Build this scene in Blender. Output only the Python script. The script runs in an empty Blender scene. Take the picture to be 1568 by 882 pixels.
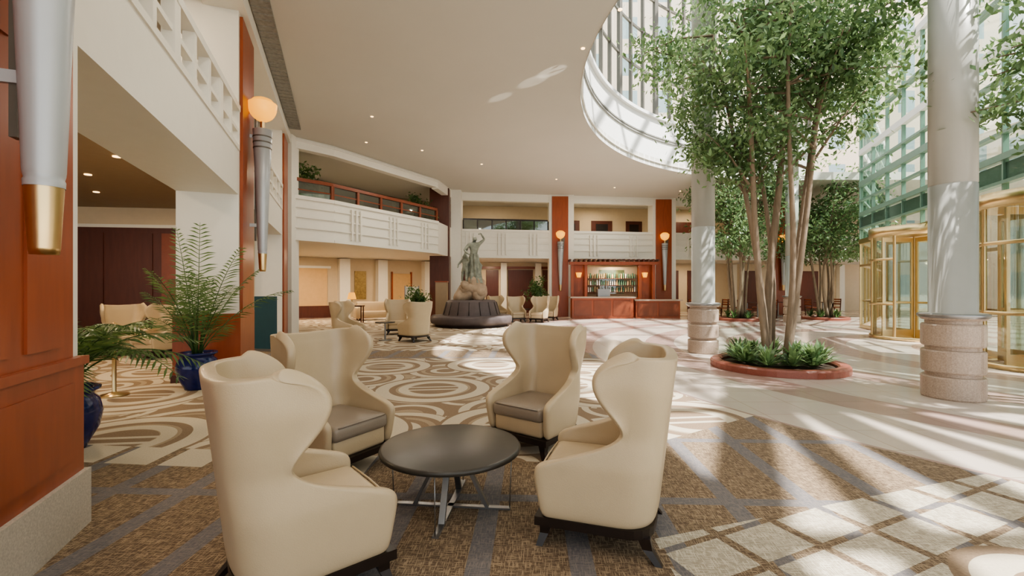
import bpy, bmesh, math, random
from mathutils import Vector, Matrix
import numpy as np
random.seed(7); np.random.seed(7)
scene=bpy.context.scene
COL=scene.collection
pi=math.pi

# ------------------------------------------------------------------ materials
def newmat(name):
    m=bpy.data.materials.new(name); m.use_nodes=True
    nt=m.node_tree; b=nt.nodes['Principled BSDF']
    return m,nt,b
def N(nt,t,**k):
    n=nt.nodes.new(t)
    for a,v in k.items(): setattr(n,a,v)
    return n
def MATH(nt,op,a,b=None,c=None,clamp=False):
    n=nt.nodes.new('ShaderNodeMath'); n.operation=op; n.use_clamp=clamp
    for i,v in enumerate((a,b,c)):
        if v is None: continue
        if isinstance(v,(int,float)): n.inputs[i].default_value=v
        else: nt.links.new(v,n.inputs[i])
    return n.outputs[0]
def MIX(nt,f,a,b):
    n=nt.nodes.new('ShaderNodeMix'); n.data_type='RGBA'
    for s,v in ((n.inputs[0],f),(n.inputs[6],a),(n.inputs[7],b)):
        if isinstance(v,(int,float)): s.default_value=v
        elif isinstance(v,(tuple,list)): s.default_value=(*v[:3],1)
        else: nt.links.new(v,s)
    return n.outputs[2]
def simple(name,col,rough=.6,metal=0.,var=.12,scale=6.,bump=0.,bscale=60.,stretch=None,spec=None,emis=None,estr=0):
    m,nt,b=newmat(name)
    g=N(nt,'ShaderNodeTexCoord'); src=g.outputs['Object']
    if stretch:
        mp=N(nt,'ShaderNodeMapping'); mp.inputs['Scale'].default_value=stretch
        nt.links.new(src,mp.inputs[0]); src=mp.outputs[0]
    no=N(nt,'ShaderNodeTexNoise'); no.inputs['Scale'].default_value=scale; no.inputs['Detail'].default_value=4
    nt.links.new(src,no.inputs['Vector'])
    lo=tuple(max(0,c*(1-var)) for c in col); hi=tuple(min(1,c*(1+var)) for c in col)
    nt.links.new(MIX(nt,no.outputs[0],lo,hi),b.inputs['Base Color'])
    b.inputs['Roughness'].default_value=rough; b.inputs['Metallic'].default_value=metal
    if spec is not None: b.inputs['Specular IOR Level'].default_value=spec
    if bump:
        n2=N(nt,'ShaderNodeTexNoise'); n2.inputs['Scale'].default_value=bscale
        nt.links.new(g.outputs['Object'],n2.inputs['Vector'])
        bp=N(nt,'ShaderNodeBump'); bp.inputs['Strength'].default_value=bump; bp.inputs['Distance'].default_value=.01
        nt.links.new(n2.outputs[0],bp.inputs['Height']); nt.links.new(bp.outputs[0],b.inputs['Normal'])
    if emis: 
        b.inputs['Emission Color'].default_value=(*emis,1); b.inputs['Emission Strength'].default_value=estr
    return m
M={}
M['white']=simple('cream_paint',(.74,.722,.655),.55,var=.03)
M['ceil']=simple('ceiling_plaster',(.56,.545,.495),.7,var=.03,scale=1)
M['beige']=simple('beige_wall',(.57,.475,.34),.6,var=.06)
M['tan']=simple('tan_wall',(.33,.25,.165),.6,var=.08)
M['wood']=simple('cherry_wood',(.30,.074,.030),.30,var=.3,scale=3,stretch=(4,4,.6))
M['rail']=simple('rail_wood',(.20,.055,.025),.3,var=.3,scale=3)
M['dwood']=simple('dark_cherry',(.09,.026,.016),.35,var=.3,scale=3,stretch=(4,4,.6))
M['espresso']=simple('espresso_wood',(.016,.010,.008),.3,var=.3)
M['granite']=simple('granite',(.50,.46,.39),.4,var=.45,scale=90)
M['granite_r']=simple('granite_warm',(.38,.30,.24),.28,var=.5,scale=60)
M['leather']=simple('cream_leather',(.505,.405,.27),.33,var=.09,scale=4,bump=.12,bscale=180)
M['leather2']=simple('taupe_leather',(.27,.225,.18),.34,var=.08,scale=4,bump=.12,bscale=180)
M['silver']=simple('brushed_silver',(.44,.46,.48),.38,metal=.3,var=.05)
M['column']=simple('column_grey_paint',(.38,.38,.35),.32,metal=.0,var=.04)
M['steel']=simple('steel',(.30,.30,.30),.35,metal=.9,var=.03)
M['gold']=simple('brass',(.66,.50,.27),.28,metal=1,var=.08)
M['black']=simple('table_black',(.042,.038,.032),.33,var=.2)
M['green']=simple('green_frame',(.16,.26,.205),.4,var=.08)
M['bronze']=simple('bronze_mullion',(.13,.12,.10),.4,metal=.3)
M['bluepot']=simple('cobalt_glaze',(.010,.018,.10),.12,var=.5,scale=12)
M['soil']=simple('soil',(.04,.025,.015),.9,var=.4)
M['bark']=simple('bark',(.22,.165,.115),.8,var=.4,scale=8,bump=.5,bscale=25,stretch=(3,3,.5))
M['redstone']=simple('red_granite',(.26,.085,.06),.3,var=.3,scale=60)
M['purple']=simple('plum_upholstery',(.085,.066,.066),.6,var=.25)
M['statue']=simple('statue_patina',(.20,.215,.175),.5,var=.85,scale=7,bump=.8,bscale=18)
M['rock']=simple('statue_rock',(.32,.24,.17),.8,var=.5,scale=6,bump=1,bscale=9)
M['grille']=simple('ceiling_grille',(.24,.235,.215),.6,var=.5,scale=14)
M['glow']=simple('lamp_glass',(.8,.42,.08),.4,emis=(1,.42,.035),estr=1.0)
M['glow2']=simple('downlight_lens',(1,.9,.7),.4,emis=(1,.6,.25),estr=4)
M['teal']=simple('teal_sign',(.02,.07,.09),.5)
M['orange']=simple('lit_wall_tint',(.60,.40,.20),.6,var=.1)  # warm lamp glow on beige wall, put into the base colour
M['art']=simple('gilded_art',(.30,.21,.08),.4,metal=.4,var=.6,scale=9)
M['stone_out']=simple('street_paving',(.6,.58,.54),.8,var=.1)
M['bottle']=simple('bottles',(.10,.20,.13),.15,var=.8,scale=20)
M['rope']=simple('red_rope',(.22,.02,.02),.8)
M['curtainwall']=simple('white_steel',(.78,.78,.76),.4,var=.03)

def glassmat(name,tint,gl=.12):
    m=bpy.data.materials.new(name); m.use_nodes=True; nt=m.node_tree; nt.nodes.clear()
    o=N(nt,'ShaderNodeOutputMaterial'); t=N(nt,'ShaderNodeBsdfTransparent'); g=N(nt,'ShaderNodeBsdfGlossy'); x=N(nt,'ShaderNodeMixShader')
    t.inputs[0].default_value=(*tint,1); g.inputs['Roughness'].default_value=.03; g.inputs[0].default_value=(.9,.95,.92,1)
    x.inputs[0].default_value=gl
    nt.links.new(t.outputs[0],x.inputs[1]); nt.links.new(g.outputs[0],x.inputs[2]); nt.links.new(x.outputs[0],o.inputs[0])
    return m
M['glass']=glassmat('clear_glass',(.90,.94,.92))
M['glassn']=glassmat('door_glass',(.80,.84,.80),.16)
M['glassg']=glassmat('green_glass',(.70,.80,.745),.15)
M['glassd']=glassmat('smoked_glass',(.35,.42,.4),.2)

def leafmat(name,c1,c2):
    m=bpy.data.materials.new(name); m.use_nodes=True; nt=m.node_tree; nt.nodes.clear()
    o=N(nt,'ShaderNodeOutputMaterial'); g=N(nt,'ShaderNodeNewGeometry')
    col=MIX(nt,g.outputs['Random Per Island'],c1,c2)
    p=N(nt,'ShaderNodeBsdfPrincipled'); p.inputs['Roughness'].default_value=.36
    t=N(nt,'ShaderNodeBsdfTranslucent'); x=N(nt,'ShaderNodeMixShader'); x.inputs[0].default_value=.38
    nt.links.new(col,p.inputs['Base Color'])
    c3=MIX(nt,.3,col,(.5,.65,.25)); nt.links.new(c3,t.inputs[0])
    nt.links.new(p.outputs[0],x.inputs[1]); nt.links.new(t.outputs[0],x.inputs[2]); nt.links.new(x.outputs[0],o.inputs[0])
    return m
M['leaf']=leafmat('ficus_leaf',(.04,.105,.04),(.21,.31,.15))
M['palm']=leafmat('palm_leaf',(.025,.085,.03),(.11,.20,.07))

# floor material -----------------------------------------------------------
CX,CY,CR=12.4,9.8,10.8
def floor_material():
    m,nt,b=newmat('lobby_floor')
    geo=N(nt,'ShaderNodeNewGeometry'); sep=N(nt,'ShaderNodeSeparateXYZ'); nt.links.new(geo.outputs['Position'],sep.inputs[0])
    X,Y=sep.outputs[0],sep.outputs[1]
    f=lambda op,a,b_=None,c=None: MATH(nt,op,a,b_,c)
    dx=f('SUBTRACT',X,CX); dy=f('SUBTRACT',Y,CY)
    D=f('SQRT',f('ADD',f('MULTIPLY',dx,dx),f('MULTIPLY',dy,dy)))
    ms=N(nt,'ShaderNodeTexNoise'); ms.inputs['Scale'].default_value=1.5; ms.inputs['Detail'].default_value=8; nt.links.new(geo.outputs['Position'],ms.inputs['Vector'])
    fr=f('FRACT',f('DIVIDE',D,2.1)); band=f('LESS_THAN',fr,.36)
    cream=MIX(nt,ms.outputs[0],(.50,.43,.37),(.62,.55,.48)); pink=MIX(nt,ms.outputs[0],(.34,.235,.20),(.45,.335,.29))
    tile=N(nt,'ShaderNodeTexBrick'); tile.offset=0; tile.inputs['Scale'].default_value=1; tile.inputs['Mortar Size'].default_value=.006
    tile.inputs['Brick Width'].default_value=.6; tile.inputs['Row Height'].default_value=.6; tile.inputs['Color1'].default_value=(1,1,1,1);tile.inputs['Color2'].default_value=(.93,.93,.93,1);tile.inputs['Mortar'].default_value=(.75,.7,.65,1)
    nt.links.new(geo.outputs['Position'],tile.inputs['Vector'])
    mar=MIX(nt,band,cream,pink)
    mm=N(nt,'ShaderNodeMix'); mm.data_type='RGBA'; mm.blend_type='MULTIPLY'; mm.inputs[0].default_value=1
    nt.links.new(mar,mm.inputs[6]); nt.links.new(tile.outputs[0],mm.inputs[7]); marble=mm.outputs[2]
    fn=N(nt,'ShaderNodeTexNoise'); fn.inputs['Scale'].default_value=70; nt.links.new(geo.outputs['Position'],fn.inputs['Vector'])
    brown=MIX(nt,fn.outputs[0],(.155,.105,.068),(.29,.215,.145)); bei=MIX(nt,fn.outputs[0],(.42,.365,.275),(.58,.515,.405))
    mid=MIX(nt,fn.outputs[0],(.25,.19,.13),(.40,.32,.225))
    # medallion carpet: layered discs, each with two thin rings and ladder bars
    def cell(cs,ox,oy,rot,stag=.5):
        c,s=math.cos(rot),math.sin(rot)
        u=f('ADD',f('ADD',f('MULTIPLY',X,c),f('MULTIPLY',Y,s)),ox); v=f('ADD',f('SUBTRACT',f('MULTIPLY',Y,c),f('MULTIPLY',X,s)),oy)
        row=f('FLOOR',f('DIVIDE',v,cs)); u=f('ADD',u,f('MULTIPLY',row,cs*stag))
        pu=f('SUBTRACT',f('MULTIPLY',f('FRACT',f('DIVIDE',u,cs)),cs),cs/2)
        pv=f('SUBTRACT',f('MULTIPLY',f('FRACT',f('DIVIDE',v,cs)),cs),cs/2)
        return f('SQRT',f('ADD',f('MULTIPLY',pu,pu),f('MULTIPLY',pv,pv))),pu,pv
    def ring(col,dd,r,w,cc): return MIX(nt,f('LESS_THAN',f('ABSOLUTE',f('SUBTRACT',dd,r)),w),col,cc)
    d1,u1,v1=cell(2.0,.35,.1,.12); d2,u2,v2=cell(1.45,.55,.3,.55,.37); d3,u3,v3=cell(1.0,.2,.7,-.3,.62)
    g3=f('LESS_THAN',f('FRACT',f('DIVIDE',u3,.16)),.45)
    ringc=brown
    ringc=MIX(nt,f('MULTIPLY',f('LESS_THAN',f('ABSOLUTE',v3),.07),g3),ringc,bei)
    ringc=ring(ringc,d3,.40,.045,bei); ringc=MIX(nt,f('LESS_THAN',d3,.20),ringc,mid)
    ringc=MIX(nt,f('LESS_THAN',d2,.66),ringc,brown); ringc=ring(ringc,d2,.58,.065,bei); ringc=ring(ringc,d2,.40,.035,mid); ringc=ring(ringc,d2,.22,.055,bei)
    ringc=MIX(nt,f('LESS_THAN',d1,.88),ringc,brown); ringc=ring(ringc,d1,.74,.095,bei); ringc=MIX(nt,f('LESS_THAN',d1,.55),ringc,mid)
    ringc=ring(ringc,d1,.44,.07,bei); ringc=MIX(nt,f('LESS_THAN',d1,.36),ringc,brown)
    ringc=MIX(nt,f('MULTIPLY',f('LESS_THAN',d1,.37),f('LESS_THAN',f('ABSOLUTE',f('SUBTRACT',f('ABSOLUTE',v1),.09)),.032)),ringc,bei)
    # tweed carpet
    def rotuv(a):
        c,s=math.cos(a),math.sin(a)
        return f('ADD',f('MULTIPLY',X,c),f('MULTIPLY',Y,s)),f('SUBTRACT',f('MULTIPLY',Y,c),f('MULTIPLY',X,s))
    U,V=rotuv(-.04)
    cmb=N(nt,'ShaderNodeCombineXYZ'); nt.links.new(U,cmb.inputs[0]); nt.links.new(V,cmb.inputs[1])
    def sn(sx,sy):
        mp=N(nt,'ShaderNodeMapping'); mp.inputs['Scale'].default_value=(sx,sy,1); nt.links.new(cmb.outputs[0],mp.inputs[0])
        n=N(nt,'ShaderNodeTexNoise'); n.inputs['Scale'].default_value=1; n.inputs['Detail'].default_value=2; nt.links.new(mp.outputs[0],n.inputs['Vector']); return n.outputs[0]
    cr=f('MAXIMUM',f('GREATER_THAN',sn(150,14),.56),f('GREATER_THAN',sn(14,150),.56))
    tw=MIX(nt,cr,(.09,.06,.038),(.34,.26,.17))
    tw=MIX(nt,.3,tw,brown)
    st=f('LESS_THAN',f('ABSOLUTE',f('SUBTRACT',f('FRACT',f('DIVIDE',U,.56)),.5)),.12)
    st2=f('LESS_THAN',f('ABSOLUTE',f('SUBTRACT',f('FRACT',f('DIVIDE',V,1.3)),.5)),.04)
    bl=MIX(nt,fn.outputs[0],(.10,.11,.135),(.20,.21,.24))
    tw=MIX(nt,f('MULTIPLY',f('MAXIMUM',st,st2),.62),tw,bl)
    U2,V2=rotuv(.42)
    bu=f('LESS_THAN',f('FRACT',f('DIVIDE',U2,.46)),.86); bv=f('LESS_THAN',f('FRACT',f('DIVIDE',V2,.34)),.86)
    blk=f('MULTIPLY',bu,bv)
    blc=MIX(nt,blk,tw,MIX(nt,cr,(.36,.315,.24),(.56,.51,.41)))
    rg=f('MULTIPLY',f('LESS_THAN',f('ADD',Y,f('MULTIPLY',X,-.32)),2.45),f('GREATER_THAN',X,.85))
    tw=MIX(nt,rg,tw,blc)
    ex=f('SUBTRACT',X,2.75); ey=f('SUBTRACT',Y,2.15); ed=f('SQRT',f('ADD',f('MULTIPLY',ex,ex),f('MULTIPLY',ey,ey)))
    tw=MIX(nt,f('LESS_THAN',ed,.50),tw,brown); tw=MIX(nt,f('LESS_THAN',f('ABSOLUTE',f('SUBTRACT',ed,.34)),.08),tw,bei); tw=MIX(nt,f('LESS_THAN',ed,.12),tw,bei)
    yb=f('ADD',Y,f('MULTIPLY',X,.10))
    inb=f('MULTIPLY',f('GREATER_THAN',yb,3.55),f('LESS_THAN',yb,3.95))
    bb=f('MULTIPLY',inb,f('LESS_THAN',f('FRACT',f('DIVIDE',X,.5)),.8))
    zone=f('GREATER_THAN',f('ADD',yb,f('MULTIPLY',f('MAXIMUM',f('SUBTRACT',X,.6),0),-.75)),3.95)
    carpet=MIX(nt,zone,tw,ringc); carpet=MIX(nt,f('MULTIPLY',bb,f('LESS_THAN',X,-1.2)),carpet,bei)
    strip=f('MULTIPLY',f('GREATER_THAN',Y,9.7),f('LESS_THAN',Y,10.9))
    carpet=MIX(nt,strip,carpet,tw)
    inm=f('LESS_THAN',D,10.55)
    edge=f('GREATER_THAN',f('ADD',X,f('MULTIPLY',f('SUBTRACT',Y,10),.27)),1.9)
    inm=f('MAXIMUM',inm,f('MULTIPLY',edge,f('GREATER_THAN',Y,9.0)))
    inm=f('MAXIMUM',inm,f('GREATER_THAN',Y,21.5))
    col=MIX(nt,inm,carpet,marble)
    nt.links.new(col,b.inputs['Base Color'])
    nt.links.new(f('SUBTRACT',.92,f('MULTIPLY',inm,.74)),b.inputs['Roughness'])
    b.inputs['Specular IOR Level'].default_value=.45
    return m
M['floor']=floor_material()

def facade_material():
    m,nt,b=newmat('city_facade')
    geo=N(nt,'ShaderNodeNewGeometry'); sep=N(nt,'ShaderNodeSeparateXYZ'); nt.links.new(geo.outputs['Position'],sep.inputs[0])
    f=lambda op,a,b_=None: MATH(nt,op,a,b_)
    h=f('ADD',sep.outputs[0],sep.outputs[1])
    w=f('MULTIPLY',f('LESS_THAN',f('ABSOLUTE',f('SUBTRACT',f('FRACT',f('DIVIDE',h,3.2)),.5)),.24),f('LESS_THAN',f('ABSOLUTE',f('SUBTRACT',f('FRACT',f('DIVIDE',sep.outputs[2],3.4)),.5)),.30))
    nt.links.new(MIX(nt,w,(.60,.49,.39),(.24,.31,.33)),b.inputs['Base Color']); b.inputs['Roughness'].default_value=.7
    return m
M['facade']=facade_material()

# ------------------------------------------------------------------ mesh builder
class MB:
    def __init__(s): s.v=[];s.f=[];s.m=[];s.sm=[];s.mats=[]
    def mi(s,mat):
        mat=M[mat] if isinstance(mat,str) else mat
        if mat not in s.mats: s.mats.append(mat)
        return s.mats.index(mat)
    def add(s,vs,fs,mat,smooth=False):
        o=len(s.v); k=s.mi(mat); s.v+= [tuple(p) for p in vs]
        for f in fs: s.f.append(tuple(i+o for i in f)); s.m.append(k); s.sm.append(smooth)
    def hexa(s,b,t,mat):
        s.add(list(b)+list(t),[(3,2,1,0),(4,5,6,7),(0,1,5,4),(1,2,6,5),(2,3,7,6),(3,0,4,7)],mat)
    def box(s,x0,x1,y0,y1,z0,z1,mat,rz=0,c=None):
        P=[(x0,y0),(x1,y0),(x1,y1),(x0,y1)]
        if rz:
            cx,cy=c or ((x0+x1)/2,(y0+y1)/2); ca,sa=math.cos(rz),math.sin(rz)
            P=[(cx+(x-cx)*ca-(y-cy)*sa,cy+(x-cx)*sa+(y-cy)*ca) for x,y in P]
        s.hexa([(x,y,z0) for x,y in P],[(x,y,z1) for x,y in P],mat)
    def seg(s,p0,p1,z0,z1,t0,t1,mat):
        d=Vector(p1)-Vector(p0); d.normalize(); n=Vector((-d.y,d.x))
        P=[Vector(p0)+n*t0,Vector(p1)+n*t0,Vector(p1)+n*t1,Vector(p0)+n*t1]
        s.hexa([(p.x,p.y,z0) for p in P],[(p.x,p.y,z1) for p in P],mat)
    def lathe(s,cx,cy,prof,mat,n=32,a0=0,a1=2*pi,smooth=True,z=0):
        full=abs(a1-a0-2*pi)<1e-6; k=n if full else n+1
        vs=[(cx+r*math.cos(a0+(a1-a0)*i/n),cy+r*math.sin(a0+(a1-a0)*i/n),z+zz) for r,zz in prof for i in range(k)]
        fs=[]
        for j in range(len(prof)-1):
            for i in range(n):
                i2=(i+1)%k
                fs.append((j*k+i,j*k+i2,(j+1)*k+i2,(j+1)*k+i))
        s.add(vs,fs,mat,smooth)
    def cyl(s,cx,cy,r,z0,z1,mat,n=24,r1=None):
        r1=r if r1 is None else r1
        s.lathe(cx,cy,[(0.0001,z0),(r,z0)],mat,n,smooth=False); s.lathe(cx,cy,[(r,z0),(r1,z1)],mat,n); s.lathe(cx,cy,[(r1,z1),(.0001,z1)],mat,n,smooth=False)
    def tube(s,pts,rad,mat,n=8,flat=1.):
        pts=[Vector(p) for p in pts]
        if not hasattr(rad,'__len__'): rad=[rad]*len(pts)
        vs=[];fs=[]
        up=Vector((0,0,1))
        for i,p in enumerate(pts):
            t=(pts[min(i+1,len(pts)-1)]-pts[max(i-1,0)]).normalized()
            a=t.cross(up)
            if a.length<.05: a=t.cross(Vector((1,0,0)))
            a.normalize(); b=t.cross(a)
            for j in range(n):
                q=2*pi*j/n; vs.append(p+a*math.cos(q)*rad[i]+b*math.sin(q)*rad[i]*flat)
        for i in range(len(pts)-1):
            for j in range(n): fs.append((i*n+j,i*n+(j+1)%n,(i+1)*n+(j+1)%n,(i+1)*n+j))
        fs.append(tuple(range(n-1,-1,-1))); fs.append(tuple((len(pts)-1)*n+j for j in range(n)))
        s.add(vs,fs,mat,True)
    def mesh(s,me,mats,mtx=None):
        o=len(s.v)
        for v in me.vertices: s.v.append(tuple((mtx@v.co) if mtx else v.co))
        ids=[s.mi(x) for x in mats]
        for p in me.polygons:
            s.f.append(tuple(i+o for i in p.vertices)); s.m.append(ids[min(p.material_index,len(ids)-1)]); s.sm.append(True)
    def data(s,name):
        me=bpy.data.meshes.new(name); me.from_pydata(s.v,[],s.f)
        for x in s.mats: me.materials.append(x)
        me.polygons.foreach_set('material_index',s.m); me.polygons.foreach_set('use_smooth',s.sm)
        me.update(); return me
    def obj(s,name,loc=(0,0,0),rz=0):
        me=s.data(name); return inst(name,me,loc,rz)
def inst(name,me,loc=(0,0,0),rz=0,sc=1):
    o=bpy.data.objects.new(name,me); COL.objects.link(o); o.location=loc; o.rotation_euler=(0,0,rz); o.scale=(sc,)*3; return o
def evalmesh(vs,fs,mods,edges=()):
    me=bpy.data.meshes.new('tmp'); me.from_pydata(vs,list(edges),fs); 
    if fs:
        bm=bmesh.new(); bm.from_mesh(me); bmesh.ops.recalc_face_normals(bm,faces=bm.faces); bm.to_mesh(me); bm.free()
    o=bpy.data.objects.new('tmp',me); COL.objects.link(o)
    for t,kw in mods:
        md=o.modifiers.new(t,t)
        for a,v in kw.items():
            if a!='radii': setattr(md,a,v)
        if t=='SKIN':
            for i,r in enumerate(kw['radii']): me.skin_vertices[0].data[i].radius=(r,r)
            me.skin_vertices[0].data[0].use_root=True
    dg=bpy.context.evaluated_depsgraph_get(); dg.update()
    out=bpy.data.meshes.new_from_object(o.evaluated_get(dg)); bpy.data.objects.remove(o); return out
def rbox(mb,x0,x1,y0,y1,z0,z1,mat,bev=.03,seg=3,mtx=None):
    vs=[(x,y,z) for z in (z0,z1) for x,y in ((x0,y0),(x1,y0),(x1,y1),(x0,y1))]
    fs=[(3,2,1,0),(4,5,6,7),(0,1,5,4),(1,2,6,5),(2,3,7,6),(3,0,4,7)]
    mb.mesh(evalmesh(vs,fs,[('BEVEL',dict(width=bev,segments=seg))]),[M[mat]],mtx)

# ------------------------------------------------------------------ wingback chair (faces +Y)
def interp(z,tab):
    if z<=tab[0][0]: return tab[0][1]
    for (a,b),(c,d) in zip(tab,tab[1:]):
        if z<=c: return b+(d-b)*(z-a)/(c-a)
    return tab[-1][1]
def chair_mesh(seatmat):
    mb=MB()
    YF=[(.16,.33),(.3,.35),(.42,.372),(.465,.36),(.495,.32),(.52,.24),(.55,.14),(.58,.045),(.615,-.045),(.655,-.11),(.695,-.135),(.745,-.12),(.81,-.065),(.88,-.01),(.95,.02),(1.01,.02),(1.06,-.01),(1.095,-.06),(1.12,-.125),(1.135,-.20)]
    W=[(.16,.305),(.5,.33),(.68,.315),(.95,.365),(1.15,.36)]
    rows=[a for a,_ in YF]
    def path(z,off=0):
        yf=interp(z,YF)+off; w=interp(z,W)+off; yb=-.28-.115*(z-.16)-off; rc=min(.16,yf-yb-.02)
        p=[]
        for i in range(7): 
            t=i/6; p.append((w+(.035*(1-t)**2 if z>.72 else 0),yf+(yb+rc-yf)*t))
        for i in range(1,6):
            q=pi/2*i/5; p.append((w-rc+rc*math.cos(q),yb+rc-rc*math.sin(q)))
        p.append(((w-rc)*.5,yb-.008)); full=p+[(0,yb-.012)]+[(-x,y) for x,y in reversed(p)]
        return full
    vs=[];fs=[];k=None
    for z in rows:
        p=path(z); k=len(p); 
        for i,(x,y) in enumerate(p):
            u=abs(i-(k-1)/2)/((k-1)/2)
            dip=-.03*(1-u)**2 if z>1.04 else 0
            vs.append((x,y,z+dip))
    for j in range(len(rows)-1):
        for i in range(k-1): fs.append((j*k+i,j*k+i+1,(j+1)*k+i+1,(j+1)*k+i))
    me=evalmesh(vs,fs,[('SOLIDIFY',dict(thickness=.070,offset=0,use_even_offset=False)),('SUBSURF',dict(levels=2,render_levels=2))])
    mb.mesh(me,[M['leather']])
    rbox(mb,-.265,.265,-.26,.325,.17,.33,'leather',.03)
    rbox(mb,-.277,.277,-.27,.352,.31,.435,seatmat,.045,4)
    # piping along the front edge of the seat cushion and the back seams
    mb.tube([(-.235,.345,.425),(0,.35,.427),(.235,.345,.425)],.006,seatmat,6)
    p=path(.16,.03); k=len(p)
    vs=[(x,y,z) for z in (.125,.175) for x,y in p]
    mb.add(vs,[tuple(range(k)),tuple(reversed(range(k,2*k)))]+[(i,(i+1)%k,(i+1)%k+k,i+k) for i in range(k)],'espresso')
    for sx in (-1,1):
        for ty,by in ((.30,.335),(-.25,-.33)):
            a=.034;b=.019; tx=.272*sx; bx=.305*sx; mx=.278*sx; my=ty+(by-ty)*.25
            def q4(x,y,r,z): return [(x-r,y-r,z),(x+r,y-r,z),(x+r,y+r,z),(x-r,y+r,z)]
            mb.hexa(q4(bx,by,b,0),q4(mx,my,.026,.07),'espresso'); mb.hexa(q4(mx,my,.026,.07),q4(tx,ty,a,.13),'espresso')
    return mb.data('wingback_armchair')
CH=chair_mesh('leather'); CH2=chair_mesh('leather2')
def chair(x,y,dx,dy,m=None): inst('wingback_armchair',m or CH,(x,y,0),math.atan2(dy,dx)-pi/2)
chair(-1.075,2.34,.77,.64)
chair(.575,2.85,-.95,.31)
chair(-1.50,3.85,.86,-.51,CH2)
chair(.24,4.40,-.60,-.80,CH2)
for a in [(-4.55,12.6,1,-.1),(-2.75,12.9,-.6,.5),(-3.75,14.9,.2,-1),(-8.75,10.3,.8,-.6),(-7.7,9.9,-.3,-1),
          (.2,20.4,.3,-1),(1.2,20.0,-.5,-1),(1.75,21.2,-.4,-1),(-.7,21.5,.8,-1)]:
    chair(*a)

# ------------------------------------------------------------------ coffee table
mb=MB()
prof=[(.0001,.385),(.455,.385),(.475,.395),(.48,.41),(.475,.422),(.46,.426),(.0001,.426)]
mb.lathe(0,0,prof,'black',64)
mb.cyl(0,0,.12,.365,.387,'steel')
for k in range(4):
    q=k*pi/2-.1
    c,s=math.cos(q),math.sin(q)
    def P(r,t,z): return (c*r-s*t,s*r+c*t,z)
    w=.02
    mb.hexa([P(.0,-w,0),P(.41,-w,0),P(.41,w,0),P(0,w,0)],[P(0,-w,.012),P(.41,-w,.012),P(.41,w,.012),P(0,w,.012)],'steel')
    mb.hexa([P(.24,-w,.01),P(.265,-w,.01),P(.265,w,.01),P(.24,w,.01)],[P(.06,-w,.37),P(.085,-w,.37),P(.085,w,.37),P(.06,w,.37)],'steel')
    mb.tube([P(.405,0,.006),P(.42,0,.39)],.004,'steel',6)
mb.obj('round_coffee_table',(-.42,3.13,0))

def side_table(x,y):
    mb=MB(); mb.cyl(0,0,.28,.50,.53,'black'); mb.cyl(0,0,.025,.02,.5,'steel'); mb.cyl(0,0,.18,0,.02,'steel'); return mb.obj('side_table',(x,y,0))
side_table(-3.65,13.1)
side_table(.55,21.3); 

# ------------------------------------------------------------------ room shell
mb=MB(); mb.box(-18,34,-6,34,-.2,0,'floor'); mb.obj('floor')
mb=MB(); mb.box(-90,120,-80,120,-.4,-.22,'stone_out'); mb.obj('street_paving')
mb=MB()
Z=6.4
bd=[(CX+CR*math.cos(math.radians(a)),CY+CR*math.sin(math.radians(a))) for a in np.linspace(90,192,52)]
bd+=[(2.6,6.2),(3.6,4.8),(5.0,3.0),(5.2,0),(5.2,-6)]  # unseen near edge, shaped to set where sunlight ends on the floor
poly=[(30,20.6)]+bd+[(-18,-6),(-18,33),(30,33)]
n=len(poly)
mb.add([(x,y,Z) for x,y in poly]+[(x,y,Z+.35) for x,y in poly],[tuple(range(n)),tuple(reversed(range(n,2*n)))]+[(i,(i+1)%n,(i+1)%n+n,i+n) for i in range(n)],'ceil')
mb.obj('ceiling')
mb=MB()
for x,y in [(1.9,8.0),(1.45,9.3),(-4,13),(-3.2,16.2),(-4.9,15.3),(-1.2,18),(2,20.5),(5,22.2),(8.5,23)]:
    mb.cyl(x,y,.04,Z-.012,Z-.002,'glow2',12)
mb.obj('recessed_downlights')

# left facade frame
O=Vector((-2.81,3.0)); u=Vector((-.355,.935)).normalized(); nn=Vector((-u.y,u.x))
def L(s,t): p=O+u*s+nn*t; return (p.x,p.y)
def boxL(mb,s0,s1,t0,t1,z0,z1,mat):
    P=[L(s0,t0),L(s1,t0),L(s1,t1),L(s0,t1)]
    mb.hexa([(*p,z0) for p in P],[(*p,z1) for p in P],mat)
mb=MB()
E0=-.10
boxL(mb,-2.2,E0,0.0,.87,.0,6.4,'white')
boxL(mb,4.87,6.1,0,.87,0,6.4,'white')
boxL(mb,11.0,12.2,0,.87,0,6.4,'white')
for a,b in ((E0,4.87),(6.1,11.0)):
    boxL(mb,a,b,.0,.87,3.05,3.45,'white')
    boxL(mb,a,b,.0,.09,3.45,3.85,'white')
    boxL(mb,a,b,-.03,.13,4.42,4.52,'white')
    boxL(mb,a,b,.0,.08,4.08,4.14,'white')
    k=int((b-a)/.62)
    for i in range(k+1):
        s=a+(b-a)*i/k; w=.045 if i%3 else .09
        boxL(mb,max(a,s-w),min(b,s+w),-.02,.10,3.85,4.42,'white')
    boxL(mb,a,b,-.02,.0,3.78,3.86,'white')
boxL(mb,-2.2,12.2,-.12,.5,6.1,6.4,'white')
mb.obj('wall_left')
mb=MB()
boxL(mb,-2.2,E0-.10,-.02,-.003,.35,6.1,'wood')
for s0,s1 in ((-2.1,-1.35),(-1.22,-.80),(-.67,-.33)):
    for z0,z1 in ((1.15,2.6),(2.75,4.6)):
        boxL(mb,s0,s1,-.034,-.02,z0,z1,'wood')
boxL(mb,-2.2,E0-.02,-.04,-.003,.35,1.02,'wood'); boxL(mb,-2.2,E0,-.06,-.003,1.02,1.07,'wood')
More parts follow.
